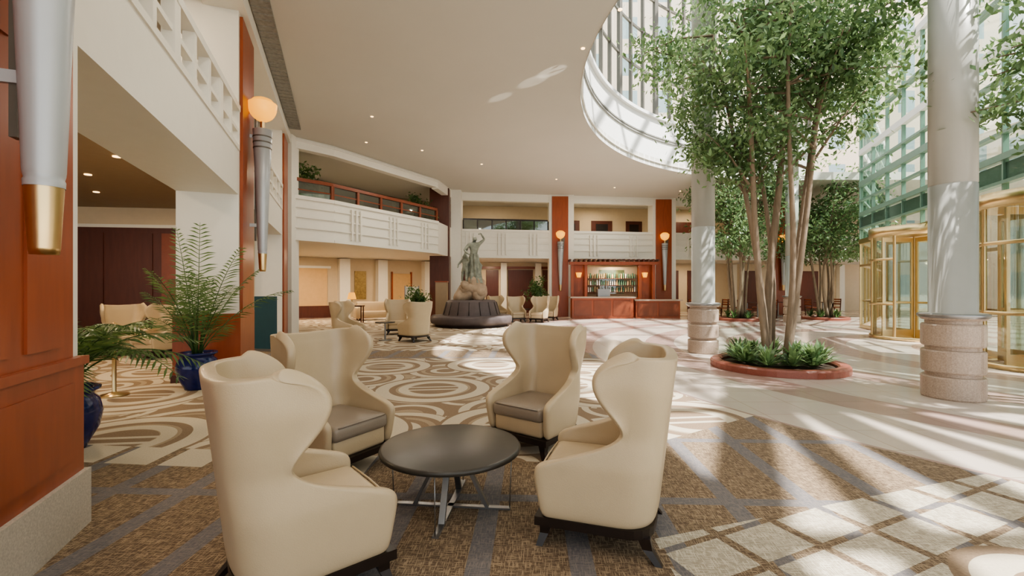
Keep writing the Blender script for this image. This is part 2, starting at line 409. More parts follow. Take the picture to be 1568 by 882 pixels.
boxL(mb,-2.1,-1.35,-.052,-.04,.45,.92,'wood');boxL(mb,-1.22,-.25,-.052,-.04,.45,.92,'wood')
boxL(mb,-2.2,E0+.0,-.07,-.002,0,.35,'granite')
mb.obj('wood_wainscot_pillar')
mb=MB()
boxL(mb,4.83,6.14,-.04,-.004,0,1.08,'wood'); boxL(mb,4.81,4.866,-.04,.90,.12,1.08,'wood'); boxL(mb,4.79,4.866,-.06,.92,0,.12,'dwood')
boxL(mb,4.95,6.0,-.05,-.004,1.08,6.05,'wood')
boxL(mb,11.1,12.1,-.05,-.004,0,6.05,'wood')
mb.obj('wood_pilaster_panels')
mb=MB(); boxL(mb,-1,11.6,-.46,-.14,6.36,6.396,'grille')
for i in range(60): boxL(mb,-1+i*.21,-.93+i*.21,-.46,-.14,6.35,6.36,'grille')
mb.obj('ceiling_vent_grille')
mb=MB()
cw0=(-17,11.6); cw1=(-7.35,12.9)
mb.seg(cw0,cw1,0,3.7,0,.2,'beige'); mb.seg(cw0,cw1,3.15,3.24,-.04,0,'white')
mb.seg(cw0,cw1,0,3.15,-.05,0,'dwood')
d=Vector(cw1)-Vector(cw0)
for i in range(8):
    a=Vector(cw0)+d*(i/8+.012); b=Vector(cw0)+d*((i+1)/8-.012); mb.seg(tuple(a),tuple(b),.1,3.0,-.08,-.05,'dwood' if i%3 else 'rail')
mb.box(-17.2,-17,-6,12,0,3.7,'beige')
mb.obj('wall_corridor')
mb=MB(); 
P=[L(-8,.88),L(10.9,.88),(-8.4,12.75),(-17,11.55),(-17,-5.5)]
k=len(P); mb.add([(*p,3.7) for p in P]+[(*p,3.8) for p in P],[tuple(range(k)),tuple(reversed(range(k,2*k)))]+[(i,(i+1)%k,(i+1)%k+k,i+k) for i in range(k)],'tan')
mb.obj('ceiling_corridor')
mb=MB(); boxL(mb,-3,11.5,3.6,3.8,3.82,6.38,'beige')
for s in (1,4,7): boxL(mb,s,s+1.2,3.55,3.6,3.82,5.9,'dwood')
mb.obj('wall_left_upper')
mb=MB()
for p in [(-6.6,7.6),(-5.2,5.4),(-8.2,8.8),(-9.5,10.4),(-7.6,10.6)]: mb.cyl(*p,.06,3.685,3.698,'glow2',12)
mb.obj('corridor_downlights')

# back-left balcony
A0=(-7.15,14.6);A1=(-6.15,15.7);A2=(-3.35,20.6)
def parapet(mb,p0,p1,relief=True):
    mb.seg(p0,p1,3.05,4.5,0,.25,'white'); mb.seg(p0,p1,4.40,4.52,-.06,.25,'white'); mb.seg(p0,p1,3.05,3.14,-.05,0,'white')
    d=(Vector(p1)-Vector(p0)); ln=d.length; d.normalize()
    for z in (3.45,3.8,4.12): mb.seg(p0,p1,z,z+.05,-.05,0,'white')
    if relief:
        k=max(2,int(ln/1.6))
        for i in range(k):
            for o in (-.2,0,.2):
                s=ln*(i+.5)/k+o; a=Vector(p0)+d*(s-.035); b=Vector(p0)+d*(s+.035)
                mb.seg(tuple(a),tuple(b),3.2,4.3,-.09,0,'white')
mb=MB()
parapet(mb,A0,A1,False); parapet(mb,A1,A2)
for p0,p1 in ((A0,A1),(A1,A2)):
    mb.seg(p0,p1,6.05,6.4,.0,.3,'white'); mb.seg(p0,p1,6.28,6.34,-.05,0,'white')
xs=[-2.95,1.95,3.25,7.65,8.9,14.6,15.8,24]
yA=lambda x:23.2+.144*(x+3)
for i in range(0,8,2):
    parapet(mb,(xs[i],yA(xs[i])),(xs[i+1],yA(xs[i+1])))
    mb.seg((xs[i],yA(xs[i])),(xs[i+1],yA(xs[i+1])),6.0,6.4,0,.3,'white')
mb.seg(A2,(-2.95,yA(-2.95)),3.05,4.5,0,.25,'white'); mb.seg(A2,(-2.95,yA(-2.95)),6.0,6.4,0,.3,'white')
for x0,x1 in ((1.95,3.25),(7.65,8.9),(14.6,15.8)):
    mb.box(x0,x1,yA(x0)-.02,yA(x0)+.9,0,6.4,'white')
mb.box(-3.05,-2.55,yA(-3)-.5,yA(-3)+.4,0,6.4,'white')
mb.box(-7.35,-7.0,14.45,14.95,0,6.4,'white')
P=[A0,A1,A2,(-2.95,yA(-2.95)),(24,yA(24)),(24,31),(-18,31),(-18,15.5),(-7.6,14.8)]
P=[(x,y+.02) for x,y in P]; k=len(P)
mb.add([(*p,3.06) for p in P]+[(*p,3.3) for p in P],[tuple(range(k)),tuple(reversed(range(k,2*k)))]+[(i,(i+1)%k,(i+1)%k+k,i+k) for i in range(k)],'white')
mb.obj('wall_back')
mb=MB()
mb.box(-4.0,-3.06,yA(-3)-1.1,yA(-3)-.55,0,6.35,'dwood')
for x0,x1 in ((2.1,2.95),(7.8,8.65),(14.75,15.6)):
    mb.box(x0,x1,yA(x0)-.10,yA(x0)-.03,0,6.3,'wood')
mb.obj('wood_pilasters_back')
mb=MB()
for p0,p1 in ((A0,A1),(A1,A2)):
    mb.seg(p0,p1,5.00,5.11,.03,.18,'rail'); mb.seg(p0,p1,4.53,5.0,.10,.115,'glassd'); mb.seg(p0,p1,4.72,4.76,.08,.13,'rail')
    d=(Vector(p1)-Vector(p0)); ln=d.length; d.normalize(); k=int(ln/1.0)
    for i in range(k+1):
        a=Vector(p0)+d*(ln*i/k-.05); b=a+d*.1; mb.seg(tuple(a),tuple(b),4.525,5.0,.05,.16,'rail')
for xa,xb in ((-2.5,1.9),):
    p0=(xa,yA(xa));p1=(xb,yA(xb)); mb.seg(p0,p1,5.0,5.08,.05,.13,'espresso'); mb.seg(p0,p1,4.53,5.0,.08,.09,'glassd')
    for i in range(7):
        q=Vector(p0).lerp(Vector(p1),i/6); mb.box(q.x-.03,q.x+.03,q.y+.05,q.y+.11,4.525,5.0,'espresso')
mb.obj('balcony_handrail')
# rear walls
mb=MB()
R=[(-18,17.5),(-3.8,27.2),(26,30.5)]
mb.seg(R[0],R[1],0,3.05,0,.2,'beige'); mb.seg(R[1],R[2],0,3.05,0,.2,'beige')
U=[(-15,15.0),(-10,18.5),(-6.4,24.6),(-3,27.0),(26,30.0)]
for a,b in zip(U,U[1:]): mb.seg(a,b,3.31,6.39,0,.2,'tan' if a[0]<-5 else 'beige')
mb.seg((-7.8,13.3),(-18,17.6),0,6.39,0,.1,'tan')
mb.obj('wall_rear')
def on(a,b,k): return (a[0]+(b[0]-a[0])*k,a[1]+(b[1]-a[1])*k)
mb=MB()
def pan(a,b,k0,k1,z0,z1,t,mat): mb.seg(on(a,b,k0),on(a,b,k1),z0,z1,-t,-.001,mat)
a,b=R[0],R[1]
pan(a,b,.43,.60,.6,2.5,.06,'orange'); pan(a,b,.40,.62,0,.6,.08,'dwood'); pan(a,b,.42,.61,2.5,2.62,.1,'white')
pan(a,b,.63,.66,0,3.0,.5,'white'); pan(a,b,.68,.715,.9,2.4,.06,'art')
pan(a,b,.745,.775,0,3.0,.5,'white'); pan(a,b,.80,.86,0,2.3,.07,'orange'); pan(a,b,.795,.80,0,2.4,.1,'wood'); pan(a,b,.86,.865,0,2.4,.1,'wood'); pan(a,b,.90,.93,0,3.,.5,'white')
pan(a,b,.935,.99,0,2.4,.07,'dwood')
a,b=R[1],R[2]
for k0,k1 in ((.02,.065),(.075,.10),(.12,.17),(.19,.25),(.42,.48),(.5,.56),(.62,.68),(.72,.8)): pan(a,b,k0,k1,0,2.6,.06,'dwood')
pan(a,b,.01,.20,2.65,2.8,.12,'rail')
for k in (.11,.18,.4,.6,.7,.85): pan(a,b,k-.006,k+.006,0,3.0,.3,'white')
mb.obj('rear_wall_panelling')
mb=MB()
for (a,b),L_ in (((U[1],U[2]),[(.02,.3),(.38,.62),(.7,.95)]),((U[2],U[3]),[(.1,.9)]),((U[3],U[4]),[(.03,.12),(.20,.245),(.27,.315),(.345,.38),(.45,.5),(.58,.66)])):
    for k0,k1 in L_: pan(a,b,k0,k1,3.32,5.6,.06,'dwood')
for (a,b),L_ in (((U[3],U[4]),[(.21,.235),(.28,.305),(.352,.372)]),):
    for k0,k1 in L_: pan(a,b,k0,k1,4.1,5.4,.1,'espresso')
for (a,b) in ((U[1],U[2]),(U[2],U[3])): pan(a,b,.0,1,5.65,5.95,.12,'dwood')
for k in (.34,.66,.97): pan(U[1],U[2],k-.02,k+.02,3.32,6.3,.25,'beige')
mb.obj('upper_level_doors')

# atrium drum
mb=MB()
A_0,A_1=math.radians(84),math.radians(205)
mb.lathe(CX,CY,[(CR,6.38),(CR,8.3),(CR-.12,8.3),(CR-.12,8.42),(CR+.1,8.42),(CR+.1,6.76),(CR+.02,6.76)],'curtainwall',80,A_0,A_1,False)
for z in (6.55,7.45,7.55): mb.lathe(CX,CY,[(CR-.005,z),(CR-.05,z),(CR-.05,z+.05),(CR-.005,z+.05)],'grille' if z>7 else 'white',80,A_0,A_1,False)
mb.obj('trim_atrium_drum')
mb=MB(); mb.lathe(CX,CY,[(CR,8.43),(CR,15.5)],'glass',80,A_0,A_1,False)
for a in np.arange(85,205.1,4.8):
    r=math.radians(a); x,y=CX+(CR-.05)*math.cos(r),CY+(CR-.05)*math.sin(r); big=int(round((a-85)/4.8))%3==0
    w=.11 if big else .045
    mb.box(x-w,x+w,y-.06,y+.06,8.43,15.5,'bronze',rz=r+pi/2)
for z in (9.9,11.4,12.9,14.4): mb.lathe(CX,CY,[(CR-.09,z),(CR-.02,z),(CR-.02,z+.08),(CR-.09,z+.08),(CR-.09,z)],'bronze',80,A_0,A_1,False)
mb.obj('window_atrium')
mb=MB()
for k in range(12):
    x=2+k*1.9; dd=math.sqrt(max(0.5,CR**2-(x-CX)**2)); mb.box(x-.06,x+.06,CY-dd,CY+dd,15.5,15.8,'curtainwall')
for k in range(8):
    y=0+k*2.6; dd=math.sqrt(max(.5,CR**2-(y-CY)**2)); mb.box(CX-dd,CX+dd,y-.05,y+.05,15.82,16.0,'curtainwall')
mb.obj('atrium_roof_trusses')
mb=MB()
ap=Vector((7.9,5.0))  # out-of-view fan of bars, added to cast shadow stripes on the floor
for r,w in ((-.5,.20),(-.32,.12),(-.12,.22),(.08,.12),(.25,.2),(.5,.14),(.9,.2)):
    d=Vector((r,-1)).normalized(); q=ap+d*10
    d2=ap+d*1.2
    mb.seg((d2.x,d2.y),(q.x,q.y),6.8,7.0,-w,w,'curtainwall')
for y in (2.6,-.3,-2.5): mb.box(5.3,12,y-.1,y+.1,7.02,7.15,'curtainwall')
mb.obj('stripe_shadow_bars')

# glass entrance wall
G=[(12.4,2.0),(9.6,7.4),(13.2,17.2),(22,26.5)]
doors=[Vector((10.0,8.35)),Vector((11.85,13.4))]
mb=MB(); gm=MB()
for a,b in zip(G,G[1:]):
    A=Vector(a);B=Vector(b);ln=(B-A).length;d=(B-A)/ln; k=int(ln/1.15)
    for z,h,mt in ((3.15,.18,'gold'),(3.7,.07,'green'),(4.2,.14,'green'),(4.75,.07,'green'),(5.3,.2,'green'),(5.9,.07,'green'),(6.5,.2,'curtainwall'),(7.6,.1,'green'),(8.8,.2,'curtainwall')):
        mb.seg(a,b,z,z+h,-.08,.08,mt)
    mb.seg(a,b,3.75,4.15,-.02,.0,'green') 
    for i in range(k+1):
        p=A+d*(ln*i/k); q=p+d*.05
        mb.seg(tuple(p),tuple(q),3.33,9,-.05,.05,'green')
        if min((p-x).length for x in doors)>1.15: mb.seg(tuple(p),tuple(q),0,3.15,-.04,.04,'gold')
    for i in range(k):
        p=A+d*(ln*(i+.5)/k)
        if min((p-x).length for x in doors)>1.3:
            p0=A+d*(ln*i/k);p1=A+d*(ln*(i+1)/k); mb.seg(tuple(p0),tuple(p1),.0,.12,-.04,.04,'gold'); mb.seg(tuple(p0),tuple(p1),2.3,2.38,-.04,.04,'gold'); mb.seg(tuple(p0),tuple(p1),1.0,1.04,-.06,-.04,'gold')
            gm.add([(p0.x,p0.y,.1),(p1.x,p1.y,.1),(p1.x,p1.y,3.15),(p0.x,p0.y,3.15)],[(0,1,2,3)],'glassn')
    gm.add([(*a,3.3),(*b,3.3),(*b,9),(*a,9)],[(0,1,2,3)],'glassg')
mb.obj('window_frame_entrance'); gm.obj('window_entrance')
mb=MB(); r=1.02
mb.lathe(0,0,[(r,3.0),(r+.05,3.0),(r+.05,3.28),(.001,3.28)],'gold',40); mb.lathe(0,0,[(.001,3.0),(r,3.0)],'gold',40)
mb.lathe(0,0,[(r,0.005),(r+.04,.005),(r+.04,.1),(r,.1)],'gold',40)
for k,(a0,a1) in enumerate(((.25*pi,.75*pi),(1.25*pi,1.75*pi))):
    mb.lathe(0,0,[(r,.1),(r,3.0)],'glassn',16,a0,a1); 
    for zz in (1.0,2.3): mb.lathe(0,0,[(r-.01,zz),(r+.03,zz),(r+.03,zz+.07),(r-.01,zz+.07),(r-.01,zz)],'gold',16,a0,a1)
    for q in (a0,(a0+a1)/2,a1): mb.cyl(r*math.cos(q),r*math.sin(q),.04,.05,3.05,'gold',8)
mb.cyl(0,0,.04,.01,3.0,'gold',10)
for k in range(4):
    q=k*pi/2+.4; c,s=math.cos(q),math.sin(q)
    def fr(r0,r1,z0,z1,mt='gold',w=.02):
        P=[(c*r0-s*-w,s*r0+c*-w),(c*r1-s*-w,s*r1+c*-w),(c*r1-s*w,s*r1+c*w),(c*r0-s*w,s*r0+c*w)]
        mb.hexa([(*p,z0) for p in P],[(*p,z1) for p in P],mt)
    fr(.05,.98,.03,.28); fr(.05,.98,2.85,2.98); fr(.05,.12,.28,2.85); fr(.91,.98,.28,2.85); fr(.12,.91,1.05,1.1); fr(.12,.91,.28,2.85,'glassn',.005)
RD=mb.data('revolving_door')
for x in doors: inst('revolving_door',RD,(x.x,x.y,0),1.2)

# columns
def column(x,y,h=16):
    mb=MB(); r=.255; 
    b=.335
    prof=[(.001,0)]
    z=0
    for i in range(3):
        prof+=[(b-.012,z+.0),(b,z+.02),(b,z+.28),(b-.012,z+.30),(b-.045,z+.305),(b-.045,z+.35)]; z+=.355
    prof+=[(b-.01,z),(b+.015,z+.03),(b+.015,z+.09),(r,z+.10)]
    mb.lathe(0,0,prof[:-1],'granite_r',40,smooth=False)
    mb.lathe(0,0,[(b+.015,z+.09),(r,z+.10),(r,2.9),(r-.008,2.9),(r-.008,2.92),(r,2.92),(r,6.2),(r-.008,6.2),(r-.008,6.22),(r,6.22),(r,h)],'column',48)
    mb.lathe(0,0,[(b+.02,z+.03),(b+.04,z+.05),(b+.04,z+.08),(b+.02,z+.09)],'steel',40)
    mb.obj('round_column',(x,y,0))
column(6.05,6.25); column(4.45,10.6); column(12.3,20.0,15.4)

# sconces
def sconce_mesh():
    mb=MB(); k=.62
    mb.lathe(0,0,[(.001,1.80),(.085*k,1.80),(.092*k,1.83),(.115*k,2.12)],'gold',24)
    mb.lathe(0,0,[(.12*k,2.12),(.122*k,2.15),(.114*k,2.16),(.122*k,2.18),(.125*k,2.2),(.18*k,3.2),(.26*k,4.35),(.22*k,4.36),(.001,4.36)],'silver',24)
    for z in (4.0,4.1,4.2): 
        rr=.237*k*(z/4.1); mb.lathe(0,0,[(rr-.01,z),(rr+.01,z+.01),(rr+.01,z+.03),(rr-.01,z+.04)],'bronze',24)
    mb.box(-.012,.012,-.02,.205,2.6,2.66,'silver'); mb.box(-.012,.012,-.02,.205,4.2,4.26,'silver')
    mb.hexa([(-.0,.10,2.35),(.06,.10,2.35),(.06,.13,2.35),(-.0,.13,2.35)],[(-.0,.10,4.6),(.24,.10,4.6),(.24,.13,4.6),(-.0,.13,4.6)],'bronze')
    mb.cyl(0,0,.04,4.36,4.5,'gold')
    pr=[(.03,4.50)]+[(.235*math.sin(t),4.78-.27*math.cos(t)) for t in np.linspace(.2,pi/2,8)]+[(.24,4.83)]
    mb.lathe(0,0,pr,'glow',28); mb.lathe(0,0,[(.24,4.83),(.22,4.83),(.16,4.90),(.09,4.93),(.001,4.94)],'glow',28)
    return mb.data('torchiere_wall_sconce')
SC=sconce_mesh()
def sconce(x,y,rz,z=0): inst('torchiere_wall_sconce',SC,(x,y,z),rz)
rzL=math.atan2(nn.y,nn.x)-pi/2
p=L(-.975,-.245); sconce(p[0],p[1],rzL,-.14)
p=L(5.5,-.265); sconce(p[0],p[1],rzL)
for x in (2.52,8.22,15.2): sconce(x,yA(x)-.33,0,-.45)

# ------------------------------------------------------------------ vegetation
def leaves(centers,sig,n,size):
    C=np.array(centers); idx=np.random.randint(0,len(C),n)
    P=C[idx]+np.random.normal(0,1,(n,3))*np.array(sig)
    d=np.random.normal(0,1,(n,3)); d[:,2]-=.5; d/=np.linalg.norm(d,axis=1)[:,None]
    e=np.random.normal(0,1,(n,3)); e-= (e*d).sum(1)[:,None]*d; e/=np.linalg.norm(e,axis=1)[:,None]
    s=size*np.random.uniform(.7,1.25,(n,1))
    V=np.stack([P,P+d*s*.45+e*s*.2,P+d*s,P+d*s*.45-e*s*.2],1).reshape(-1,3)
    return V
def tree(name,x,y,base,cz,rx,rz_,nl,size,ntr=6,spread=.9,seed=1,planter=1.15,cx=0,cy=0,plants=True,tr_=1.0,extra=7,sg=.21):
    random.seed(seed); np.random.seed(seed)
    mb=MB(); cents=[]
    for k in range(ntr):
        q=2*pi*k/ntr+random.uniform(-.3,.3); r0=random.uniform(.10,.28)
        p0=Vector((r0*math.cos(q),r0*math.sin(q),base))
        top=Vector((cx+math.cos(q)*rx*random.uniform(.3,.6)*spread,cy+math.sin(q)*rx*random.uniform(.25,.55)*spread,cz+rz_*random.uniform(-.1,.4)))
        pts=[];rad=[]; ph=random.uniform(0,6)
        r=random.uniform(.055,.095)*tr_
        for i in range(15):
            t=i/14; p=p0.lerp(top,t); bend=.15*math.sin(t*5+ph)*(1-t*.3)
            f=t**1.2; p.x=p0.x+(top.x-p0.x)*f+bend*math.cos(q+1.3); p.y=p0.y+(top.y-p0.y)*f+bend*math.sin(q+1.3)
            pts.append(p);rad.append(r*(1-.65*t))
        mb.tube(pts,rad,'bark',8)
        for j in range(9):
            i0=random.randint(7,14); b0=pts[i0]
            dr=Vector((random.gauss(0,1),random.gauss(0,1),random.uniform(-.1,.9))).normalized()
            ln=rx*random.uniform(.4,.95)
            b1=b0+Vector((dr.x*ln,dr.y*ln,dr.z*ln*rz_/rx)); 
            e=Vector(((b1.x-cx)/rx,(b1.y-cy)/rx,(b1.z-cz)/rz_))
            if e.length>1: e.normalize(); b1=Vector((cx+e.x*rx,cy+e.y*rx,cz+e.z*rz_))
            mid=(b0+b1)/2+Vector((0,0,.12))
            mb.tube([b0,mid,b1],[.028,.018,.008],'bark',5)
            for w in (.45,.65,.82,1.0): cents.append(tuple(b0.lerp(b1,w)+Vector((random.gauss(0,.12),random.gauss(0,.12),random.gauss(0,.1)))))
    for k in range(int(ntr*extra)):
        e=Vector((random.gauss(0,1),random.gauss(0,1),random.gauss(0,1))).normalized()*random.uniform(.55,1.08)
        cents.append((cx+e.x*rx,cy+e.y*rx,cz+e.z*rz_))
    V=leaves(cents,(sg*rx/2.4,sg*rx/2.4,sg*.7*rx/2.4),nl,size)
    mb.add(V.tolist(),[(4*i,4*i+1,4*i+2,4*i+3) for i in range(nl)],'leaf')
    tr=mb.obj(name,(x,y,0))
    if planter:
        pb=MB(); R_=planter
        pb.lathe(0,0,[(R_,0.002),(R_,.10),(R_-.03,.13),(R_-.17,.13),(R_-.2,.10),(R_-.2,.05)],'redstone',48,smooth=False)
        pb.lathe(0,0,[(R_-.2,.06),(R_*.5,.10),(.001,.13)],'soil',32)
        pb.obj('tree_planter_ring',(x,y,0))
        sb=MB()
        nros=11 if plants else 5
        for k in range(nros):
            q=2*pi*k/nros; rr=(R_-.38)*random.uniform(.8,1); ox,oy=rr*math.cos(q),rr*math.sin(q)
            for j in range(60 if plants else 22):
                a=random.uniform(0,2*pi); el=random.uniform(.15,1.35); ln=random.uniform(.35,.6)
                dx,dy=math.cos(a),math.sin(a); w=.028
                o=Vector((ox,oy,.12)); m_=o+Vector((dx*math.cos(el)*ln*.55,dy*math.cos(el)*ln*.55,math.sin(el)*ln*.6)); e=o+Vector((dx*math.cos(el)*ln,dy*math.cos(el)*ln,math.sin(el)*ln*.8))
                s_=Vector((-dy,dx,0))*w
                sb.add([o-s_*.4,o+s_*.4,m_+s_,m_-s_,e],[(0,1,2,3),(3,2,4)],'leaf' if plants else 'palm')
        sb.obj('planter_foliage',(x,y,0))
tree('indoor_ficus_tree',5.0,8.6,.1,6.8,2.45,2.7,26000,.13,7,1.0,3,tr_=1.0,extra=6,sg=.22)
tree('indoor_ficus_tree',10.6,21.2,.1,5.6,2.5,2.9,8500,.19,6,.7,5,1.0,plants=False,sg=.25)
tree('indoor_ficus_tree',15.0,21.8,.1,5.2,2.6,3.0,8500,.19,6,.7,9,1.0,plants=False,sg=.25)
tree('indoor_ficus_tree',7.9,5.3,.1,5.0,1.75,1.8,9500,.12,6,.6,12,.8,cx=-.8,plants=False)

def frond(mb,o,az,ln,rise,droop,nl,lw,leaflen,mat='palm'):
    pts=[]
    for i in range(nl+1):
        t=i/nl; h=math.sin(rise)*ln*t-droop*ln*t*t*1.0; r=math.cos(rise)*ln*t+droop*.25*ln*t*t
        pts.append(Vector((o[0]+r*math.cos(az),o[1]+r*math.sin(az),o[2]+h)))
    mb.tube(pts[::2],[.010*(1-.8*i/(len(pts[::2])-1)) for i in range(len(pts[::2]))],mat,5)
    for i in range(max(2,nl//4),nl):
        t=i/nl; tg=(pts[i+1]-pts[i]).normalized(); side=Vector((-math.sin(az),math.cos(az),0))
        l=leaflen*(math.sin(pi*min(1,t*.85+.12))**.6)
        for s_ in (-1,1):
            d=(side*s_*.85+tg*.65+Vector((0,0,-.25+random.uniform(-.15,.2)))).normalized()
            w=tg*lw; p=pts[i]; m_=p+d*l*.5; e=p+d*l+Vector((0,0,-.12*l))
            mb.add([p-w*.3,p+w*.3,m_+w,m_-w,e],[(0,1,2,3),(3,2,4)],mat)
def pot(name,x,y,s=1):
    pb=MB(); pb.lathe(0,0,[(.001,0),(.16*s,0),(.17*s,.03),(.25*s,.18*s),(.275*s,.32*s),(.25*s,.43*s),(.21*s,.47*s),(.22*s,.50*s),(.26*s,.52*s),(.26*s,.545*s),(.21*s,.545*s),(.20*s,.47*s)],'bluepot',36)
    pb.lathe(0,0,[(.2*s,.48*s),(.001,.5*s)],'soil',24)
    pb.obj(name,(x,y,0))
random.seed(4)
PX,PY=-4.70,6.80
pot('blue_ceramic_pot',PX,PY)
mb=MB()
for az,ln,up,dr in ((0.1,2.1,1.0,.38),(-.5,1.75,1.1,.3),(-1.1,1.8,1.2,.25),(-1.7,1.9,1.25,.3),(-2.3,1.8,1.3,.25),(-2.9,1.5,1.2,.3),(2.8,1.5,1.3,.2),(2.2,1.4,1.38,.10),(1.5,1.3,1.42,.1),(.5,2.0,1.25,.3),(-.2,2.25,1.3,.25),(-.9,2.3,1.42,.15),(3.0,2.2,1.45,.12),(-3.3,1.2,.95,.35),(-.6,1.2,.8,.3)):
    frond(mb,(.03*math.cos(az),.03*math.sin(az),.5),az,ln,up,dr,30,.011,.27)
for k in range(5): 
    a=k*1.25; mb.tube([(.05*math.cos(a),.05*math.sin(a),.48),(.10*math.cos(a),.10*math.sin(a),1.2)],[.02,.012],'palm',6)
mb.obj('potted_palm',(PX,PY,0))
pot('blue_ceramic_pot',-4.17,4.22,1.05)
mb=MB()
for k in range(30):
    az=2*pi*k/30+random.uniform(-.2,.2)
    frond(mb,(0,0,.52),az,random.uniform(1.25,1.85),random.uniform(.95,1.35),random.uniform(.45,.85),28,.015,.24)
mb.obj('potted_fern',(-4.17,4.22,0))
def shrub(x,y,h,r,n,potmat='bronze',name='potted_shrub'):
    mb=MB(); mb.cyl(0,0,.22,0,.45,potmat,20,.28); mb.tube([(0,0,.4),(0,0,h*.6)],.03,'bark',6)
    c=[(random.gauss(0,r*.4),random.gauss(0,r*.4),h*.72+random.gauss(0,h*.13)) for _ in range(25)]
    V=leaves(c,(r*.2,r*.2,r*.25),n,.14); mb.add(V.tolist(),[(4*i,4*i+1,4*i+2,4*i+3) for i in range(n)],'palm'); mb.obj(name,(x,y,0))
shrub(-3.9,18.6,1.4,.4,900); shrub(1.2,22.4,1.9,.5,1200)
for x,y in ((-7.75,16.6),(-4.4,22.0)):
    mb=MB(); mb.cyl(0,0,.2,3.3,3.7,'bronze',16,.25)
    c=[(random.gauss(0,.22),random.gauss(0,.22),5.1+max(-.7,min(.7,random.gauss(0,.35)))) for _ in range(30)]
    mb.tube([(0,0,3.7),(0,0,5.0)],.03,'bark',6)
    V=leaves(c,(.15,.15,.15),1800,.18); mb.add(V.tolist(),[(4*i,4*i+1,4*i+2,4*i+3) for i in range(1800)],'palm'); mb.obj('balcony_ficus_plant',(x,y,0))

# ------------------------------------------------------------------ fountain bench + statue
BX,BY=-1.62,18.2
mb=MB()
mb.lathe(0,0,[(.001,.0),(1.42,.0),(1.45,.10),(1.58,.12),(1.62,.2),(1.62,.36),(1.56,.42),(1.15,.43)],'purple',56)
mb.lathe(0,0,[(1.15,.43),(1.12,.5),(.99,.95),(.93,1.02),(.80,1.03),(.001,1.03)],'purple',56)
for k in range(16):
    a=2*pi*k/16; mb.tube([(1.14*math.cos(a),1.14*math.sin(a),.46),(1.0*math.cos(a),1.0*math.sin(a),.95)],.012,'espresso',5)
mb.obj('round_banquette_bench',(BX,BY,0))
def blob(mb,c,r,mat,amp=.25,seed=0):
    bm=bmesh.new(); bmesh.ops.create_icosphere(bm,subdivisions=3,radius=1)
    rnd=random.Random(seed); ds=[(Vector((rnd.gauss(0,1),rnd.gauss(0,1),rnd.gauss(0,1))).normalized(),rnd.uniform(-1,1)) for _ in range(14)]
    for v in bm.verts:
        k=1+amp*sum(a*max(0,v.co.dot(d))**4 for d,a in ds); v.co=Vector((v.co.x*r[0]*k+c[0],v.co.y*r[1]*k+c[1],v.co.z*r[2]*k+c[2]))
    me=bpy.data.meshes.new('t'); bm.to_mesh(me); bm.free(); mb.mesh(me,[M[mat]])
def figure(mb,o,s,rz,pose,mat='statue'):
    J=dict(pel=(0,0,.95),spi=(.02,0,1.15),che=(.03,0,1.36),nek=(.03,0,1.5),hd1=(.04,-.02,1.6),hd2=(.05,-.02,1.72),
      sL=(-.17,0,1.42),sR=(.2,0,1.44),hL=(-.1,0,.92),hR=(.1,0,.92),kL=(-.12,-.08,.5),kR=(.14,-.12,.5),aL=(-.12,0,.08),aR=(.16,.02,.08),fL=(-.14,-.16,.04),fR=(.18,-.14,.04),
      eL=(-.36,-.08,1.2),wL=(-.25,-.28,1.05),gL=(-.2,-.36,1.03),eR=(.4,-.05,1.6),wR=(.42,-.08,1.84),gR=(.40,-.1,1.93))
    J.update(pose)
    R_=dict(pel=.145,spi=.115,che=.145,nek=.055,hd1=.085,hd2=.08,sL=.075,sR=.075,hL=.105,hR=.105,kL=.065,kR=.065,aL=.042,aR=.042,fL=.035,fR=.035,eL=.045,wL=.032,gL=.03,eR=.045,wR=.032,gR=.03)
    E=[('pel','spi'),('spi','che'),('che','nek'),('nek','hd1'),('hd1','hd2'),('che','sL'),('che','sR'),('pel','hL'),('pel','hR'),('hL','kL'),('kL','aL'),('aL','fL'),('hR','kR'),('kR','aR'),('aR','fR'),('sL','eL'),('eL','wL'),('wL','gL'),('sR','eR'),('eR','wR'),('wR','gR')]
    ks=list(J); me=evalmesh([J[k] for k in ks],[],[('SKIN',dict(radii=[R_[k] for k in ks])),('SUBSURF',dict(levels=2,render_levels=2))],[(ks.index(a),ks.index(b)) for a,b in E])
    mt=Matrix.Translation(o)@Matrix.Rotation(rz,4,'Z')@Matrix.Diagonal((s,s,s,1))
    mb.mesh(me,[M[mat]],mt)
mb=MB()
blob(mb,(0,0,1.35),(.50,.5,.38),'rock',.6,1); blob(mb,(.10,.1,1.6),(.32,.34,.32),'rock',.6,2); blob(mb,(-.28,-.2,1.26),(.30,.33,.28),'rock',.6,3); blob(mb,(.32,-.2,1.23),(.28,.3,.25),'rock',.6,9); blob(mb,(-.1,-.3,1.5),(.22,.2,.24),'rock',.7,12)
figure(mb,(0.08,0,1.70),1.08,.3,dict(gR=(.15,-.1,1.80),wR=(.26,-.08,1.84),eR=(.40,-.05,1.62)))
figure(mb,(-.24,-.16,1.5),.78,-.5,dict(eR=(.3,-.2,1.5),wR=(.25,-.35,1.7),gR=(.22,-.38,1.78)))
vs=[];fs=[];n=48
for j,(r,z) in enumerate([(.16,2.85),(.19,2.7),(.21,2.5),(.22,2.3),(.25,2.1),(.29,1.9),(.33,1.7)]):
    for i in range(n):
        a=2*pi*i/n; k=r*(1+.16*math.sin(a*9+z*3)+.10*math.sin(a*4-z*5)); vs.append((.1+k*math.cos(a),k*math.sin(a),z))
for j in range(6):
    for i in range(n): fs.append((j*n+i,j*n+(i+1)%n,(j+1)*n+(i+1)%n,(j+1)*n+i))
mb.add(vs,fs,'statue',True)
